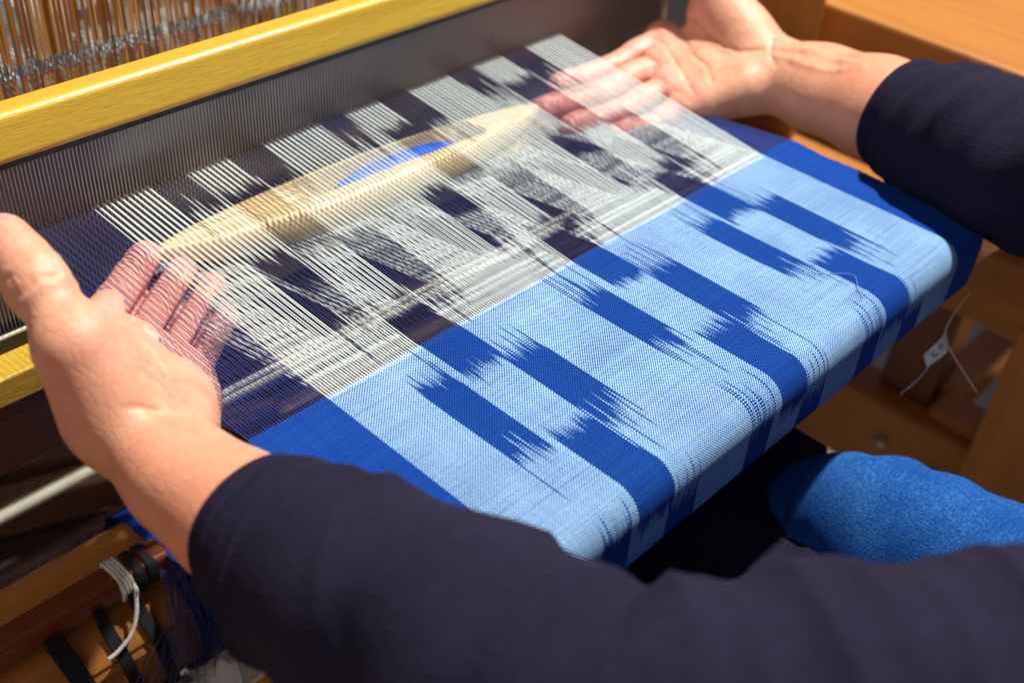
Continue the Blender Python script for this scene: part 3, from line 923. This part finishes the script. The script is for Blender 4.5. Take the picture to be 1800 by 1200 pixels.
# thighs in jeans
parts = []
for px, sd in ((.268, 4), (.085, 5)):
    P = [(px, -.120, -.160), (px, -.127, -.146), (px, -.165, -.138), (px - .004, -.26, -.140), (px - .01, -.40, -.16), (px - .02, -.55, -.18)]
    fl = [(rs.uniform(.05, .7), rs.uniform(.02, .05), rs.uniform(-1.2, 1.2), rs.uniform(.3, .9), rs.uniform(-.0012, .0012), rs.uniform(-.1, .1)) for _ in range(14)]
    parts.append(sleeve(P, (.012, .036, .053, .066, .076, .085), fl, 90, 64, (.86, 1.12), seed=sd))
me = quads_mesh('jeans', np.vstack([parts[0][0], parts[1][0]]), np.vstack([parts[0][1], parts[1][1] + len(parts[0][0])]))
link('jeans', me, M['jeans'], person, True)
av = []; n = 40
for i in range(n):
    for j in range(n):
        u, v = i / (n - 1), j / (n - 1)
        h = min(max((v - .25) / .75, 0), 1); d_ = max(.25 - v, 0) / .25         # over the knees and lap, then hanging in front
        y = -.025 - .45 * h - .012 * d_ + .006 * math.sin(26 * u + 2 * v) * d_
        k_ = min(max((y + .150) / .04, 0), 1)
        x = -.06 + (.285 + .078 * k_) * u
        z = -.126 - .022 * math.sin(math.pi * u) ** 2 * (1 - .4 * d_) - .03 * (1 - min(h / .10, 1)) ** 2 - .42 * d_ + .003 * math.sin(31 * u + 6 * v)
        av.append((x, y, z))
idx = np.arange(n * n).reshape(n, n)
AQ = np.stack([idx[:-1, :-1], idx[1:, :-1], idx[1:, 1:], idx[:-1, 1:]], -1).reshape(-1, 4)
o = link('shade_sheet', quads_mesh('shade_sheet', av, AQ), M['shirt'], person, True)  # dark sheet added for the black shade under the breast beam
md = o.modifiers.new('thick', 'SOLIDIFY'); md.thickness = .0012

# ------------------------------------------------------------------ cloth beam, tie bar, cords
cbm = empty('cloth_beam', (.19, CB[0], CB[1]))
tag(cbm, 'eight sided orange cloth beam under the loom with rolled cloth', 'cloth beam')
bm = bmesh.new()
bmesh.ops.create_cone(bm, cap_ends=True, segments=8, radius1=.0450, radius2=.0450, depth=.84)
bmesh.ops.bevel(bm, geom=[e for e in bm.edges if abs(e.verts[0].co.z - e.verts[1].co.z) > .1], offset=.003, segments=2, affect='EDGES')
bm.transform(Matrix.Translation((.19, CB[0], CB[1])) @ Matrix.Rotation(math.pi / 2, 4, 'Y') @ Matrix.Rotation(math.radians(22.5), 4, 'Z'))
bm_link('beam_core', bm, M['beech_x'], cbm)
tie = bm_link('tie_bar', box_bm((-.26, .002), (.0870, .1025), (-.1525, -.1385), .0028, 3), M['red_x'])
tag(tie, 'red brown square stick lashed along the cloth beam', 'stick')

def band(name, x, lab, w=.0035, drift=0.0, grp='black elastic bands looped round the cloth beam'):
    """flat webbing that leaves the stick and follows the front of the cloth beam downwards"""
    pts = [(x, .0860, -.1470), (x + drift * .2, .0845, -.1620), (x + drift * .4, .0720, -.1775), (x + drift * .7, .0716, -.1950), (x + drift, .0722, -.2140), (x + drift * 1.2, .0970, -.2390), (x + drift * 1.3, .1250, -.2395)]
    P = spline(pts, 40)
    off = np.array([0, -.6, -.35]) * .0
    L = P + np.array((-w, 0, 0)); R_ = P + np.array((w, 0, 0))
    T = np.gradient(P, axis=0); T /= np.linalg.norm(T, axis=1)[:, None]
    Nn = np.cross((1, 0, 0), T); Nn /= np.linalg.norm(Nn, axis=1)[:, None]
    rows = []
    for f in np.linspace(-1, 1, 9):
        rows.append(P + np.array((w * f, 0, 0)) + Nn * (.0004 * math.cos(f * 12) - .0003))
    th = [p - Nn * .0009 for p in rows[::-1]]
    ring = np.stack(rows + th, 1); n, m = ring.shape[:2]
    idx = np.arange(n * m).reshape(n, m)
    Q = np.stack([idx[:-1], np.roll(idx[:-1], -1, 1), np.roll(idx[1:], -1, 1), idx[1:]], -1).reshape(-1, 4)
    o = link(name, quads_mesh(name, ring.reshape(-1, 3), Q), M['elastic'], None, True)
    return tag(o, lab, 'elastic band', grp)
band('elastic_band', -.0400, 'black elastic band running straight under the rope tail', .0033, .006)
band('elastic_band', -.0220, 'black elastic band next to the frayed blue threads', .0033, .006)
band('elastic_band', -.0640, 'wide doubled black elastic band hanging in a loop', .0048, .012)

def lashing(name, x0, turns, w, r, mat, lab, cat, twist=True):
    P = []
    n = turns * 40
    for k in range(n + 1):
        t = k / 40.0 * 2 * math.pi
        c, s_ = math.cos(t), math.sin(t)
        m_ = max(abs(c), abs(s_))
        sq = .55 * m_ + .45
        P.append((x0 + w * k / n, .09475 + (.00800 + r) * c / sq, -.1455 + (.0070 + r) * s_ / sq))
    return P
P = lashing('rope', -.0270, 4, .0072, .0012, None, '', '')
tail = [P[-1], (-.0205, .0850, -.1440), (-.0215, .0830, -.1500), (-.0250, .0790, -.1570), (-.0310, .0750, -.1630), (-.0400, .0720, -.1650), (-.0470, .0700, -.1640)]
PP = np.vstack([np.array(P), spline(tail, 60)[1:]])
T, N, B = frames(PP)
strands = []
arcP = np.concatenate([[0], np.cumsum(np.linalg.norm(np.diff(PP, axis=0), axis=1))])
for k in range(3):
    ph = arcP / .0042 * 2 * np.pi + k * 2.094
    strands.append(tube_data(PP + .00058 * (np.cos(ph)[:, None] * N + np.sin(ph)[:, None] * B), .00072, 5))
V, F = merge(strands)
tag(link('white_rope', mesh_np('white_rope', V, F), M['rope'], None, True), 'twisted white cotton rope wound round the red brown stick', 'rope')
for x0, ln in ((-.0155, 'black elastic strap wound beside the white rope'), (-.0090, 'black elastic strap wound at the end of the stick')):
    P = np.array(lashing('', x0, 1, 0.0, .0008, None, '', ''))
    ring = np.stack([P + np.array((w_, 0, 0)) for w_ in np.linspace(-.0024, .0024, 5)], 1)
    n, m = ring.shape[:2]; idx = np.arange(n * m).reshape(n, m)
    Q = np.stack([idx[:-1, :-1], idx[:-1, 1:], idx[1:, 1:], idx[1:, :-1]], -1).reshape(-1, 4)
    o = link('elastic_strap', quads_mesh('elastic_strap', ring.reshape(-1, 3), Q), M['elastic'], None, True)
    md = o.modifiers.new('thick', 'SOLIDIFY'); md.thickness = .0009
    tag(o, ln, 'elastic strap', 'black elastic straps wound round the stick')
# frayed thread ends at the cloth's starting edge
fr = []; fc = []
for k in range(110):
    x = random.uniform(-.006, .016); s0 = (x, .0860 + random.uniform(-.003, .003), -.1450 + random.uniform(-.004, .003))
    dx = random.gauss(-.006, .010); L = random.uniform(.02, .055)
    pts = [s0, (x + dx * .4, .074 + random.uniform(-.004, .003), -.158 - L * .2), (x + dx, .067 + random.uniform(-.008, .002), -.163 - L * .55), (x + dx * 1.4 + random.gauss(0, .004), .066 + random.uniform(-.008, .002), -.165 - L)]
    v, f = tube_data(spline(pts, 14), .00016, 3, False); fr.append((v, f))
    fc.append(np.tile((.012, .03, .20) if k % 4 else (.02, .07, .50), (len(v), 1)))
V, F = merge(fr); me = mesh_np('frayed_threads', V, F); point_color(me, np.vstack(fc))
o = link('frayed_threads', me, M['thread'], cloth, True); o['kind'] = 'stuff'
# crumpled rag
rv = []; n = 26
for i in range(n):
    for j in range(n):
        u, v = i / (n - 1), j / (n - 1)
        rv.append((-.040 + .045 * u + .006 * math.sin(5 * v + 2), .060 + .012 * math.sin(7 * u + 3 * v) + .030 * (v - .5) + .004 * math.sin(19 * u - 11 * v), -.222 - .040 * v + .020 * u + .005 * math.sin(13 * u + 5 * v) + .003 * math.sin(23 * v + 3 * u)))
idx = np.arange(n * n).reshape(n, n)
Q = np.stack([idx[:-1, :-1], idx[1:, :-1], idx[1:, 1:], idx[:-1, 1:]], -1).reshape(-1, 4)
o = link('rag', quads_mesh('rag', rv, Q), M['rag'], None, True)
md = o.modifiers.new('thick', 'SOLIDIFY'); md.thickness = .0012
tag(o, 'crumpled white cotton rag hanging under the cloth beam', 'rag')

# ------------------------------------------------------------------ rods, treadles
for (y, z, x0, x1, r, lab) in ((.0900, -.0600, .005, .46, .0019, 'thin ivory rod lying across below the open shed'),
                               (.2520, -.2260, -.25, .60, .0042, 'ivory rod across the loom beneath the beater'),
                               (.3450, -.4000, -.25, .30, .0060, 'ivory rod low down behind the cloth beam')):
    o = tube('cross_rod', [(x0, y, z), (x0 + .002, y, z), (x1 - .002, y, z), (x1, y, z)], [r * .8, r, r, r * .8], M['white_rod'], None, 14)
    tag(o, lab, 'rod', 'ivory cross rods')
for k, (x0, y0, x1, y1, z, lab) in enumerate(((-.12, .52, .16, .36, -.285, 'dark brown treadle bar crossing nearest the ivory rods'),
                                              (-.16, .44, .20, .28, -.300, 'dark brown treadle bar lying below the first one'),
                                              (-.10, .36, .24, .24, -.295, 'lowest dark brown treadle bar under the cloth beam'))):
    o = beam_between('treadle', (x0, y0, z), (x1, y1, z), .022, .03, M['brown_x'], None, .003)
    tag(o, lab, 'treadle', 'treadle bars under the loom')
o = tube('tie_rod', [(.10, .40, -.40), (.1045, .335, -.41), (.108, .28, -.42)], .0035, M['steel'])
tag(o, 'thin grey metal tie rod slanting down behind the cloth beam', 'metal rod')

for k, lab in enumerate(('dark brown lamm bar directly behind the cloth beam', 'dark brown lamm bar second behind the cloth beam', 'dark brown lamm bar third behind the cloth beam',
                         'dark brown lamm bar fourth behind the cloth beam', 'dark brown lamm bar hindmost of the row')):
    y0 = .235 + k * .078  # bars added to darken this space and hide the lit floor
    o = box('lamm', (-.24, .48), (y0, y0 + .062), (-.345 - .012 * (k % 2), -.320 - .012 * (k % 2)), M['dark_x'], None, .003)
    tag(o, lab, 'lamm', 'lamm bars behind the cloth beam')
# ------------------------------------------------------------------ paper tag on its string
pt = empty('paper_tag', (.405, -.112, -.110))
tag(pt, 'small torn paper tag with pencil marks hanging on clear string', 'paper tag')
TAG = [(0.3686, -0.1256, -0.0629), (0.3699, -0.1308, -0.0722), (0.353, -0.1242, -0.072), (0.3541, -0.1279, -0.0789)]
corner = [np.array(c) for c in TAG]
tv = []; n = 12
for i in range(n):
    for j in range(n):
        u, v = i / (n - 1), j / (n - 1)
        p = (corner[0] * (1 - v) + corner[1] * v) * (1 - u) + (corner[2] * (1 - v) + corner[3] * v) * u
        p = p + np.array((-.6, -.45, .6)) * .0022 * math.sin(u * math.pi * 1.6)
        tv.append(p)
idx = np.arange(n * n).reshape(n, n)
Q = np.stack([idx[:-1, :-1], idx[1:, :-1], idx[1:, 1:], idx[:-1, 1:]], -1).reshape(-1, 4)
o = link('paper', quads_mesh('paper', tv, Q), M['paper'], pt, True)
md = o.modifiers.new('thick', 'SOLIDIFY'); md.thickness = .0003
TV = np.array(tv).reshape(n, n, 3)
def on_tag(u, v):
    i, j = u * (n - 1), v * (n - 1); a, b = min(int(i), n - 2), min(int(j), n - 2); f, g = i - a, j - b
    p = TV[a, b] * (1 - f) * (1 - g) + TV[a + 1, b] * f * (1 - g) + TV[a, b + 1] * (1 - f) * g + TV[a + 1, b + 1] * f * g
    return p + np.array((-.0003, -.00025, .0003))
for st in ([(.32, .30), (.36, .22), (.44, .24), (.46, .40), (.40, .52), (.34, .46), (.32, .30)],
           [(.60, .36), (.66, .30), (.72, .36), (.70, .50), (.62, .60), (.72, .66)],
           [(.52, .58), (.58, .70), (.56, .80)]):
    tube('pen_mark', spline([on_tag(*q) for q in st], 30), .00035, M['ink'], pt, 5)
tube('string', spline([(0.403, -0.1206, -0.0551), (0.3779, -0.1235, -0.0573), (0.3686, -0.1256, -0.0629), (0.3699, -0.1308, -0.0722), (0.3754, -0.1413, -0.086), (0.3813, -0.1505, -0.0984)], 60), .00045, M['fishing'], pt, 5)
tube('string', spline([(0.3541, -0.1279, -0.0789), (0.3468, -0.1266, -0.0847), (0.3393, -0.1231, -0.0931)], 40), .0003, M['fishing'], pt, 5)
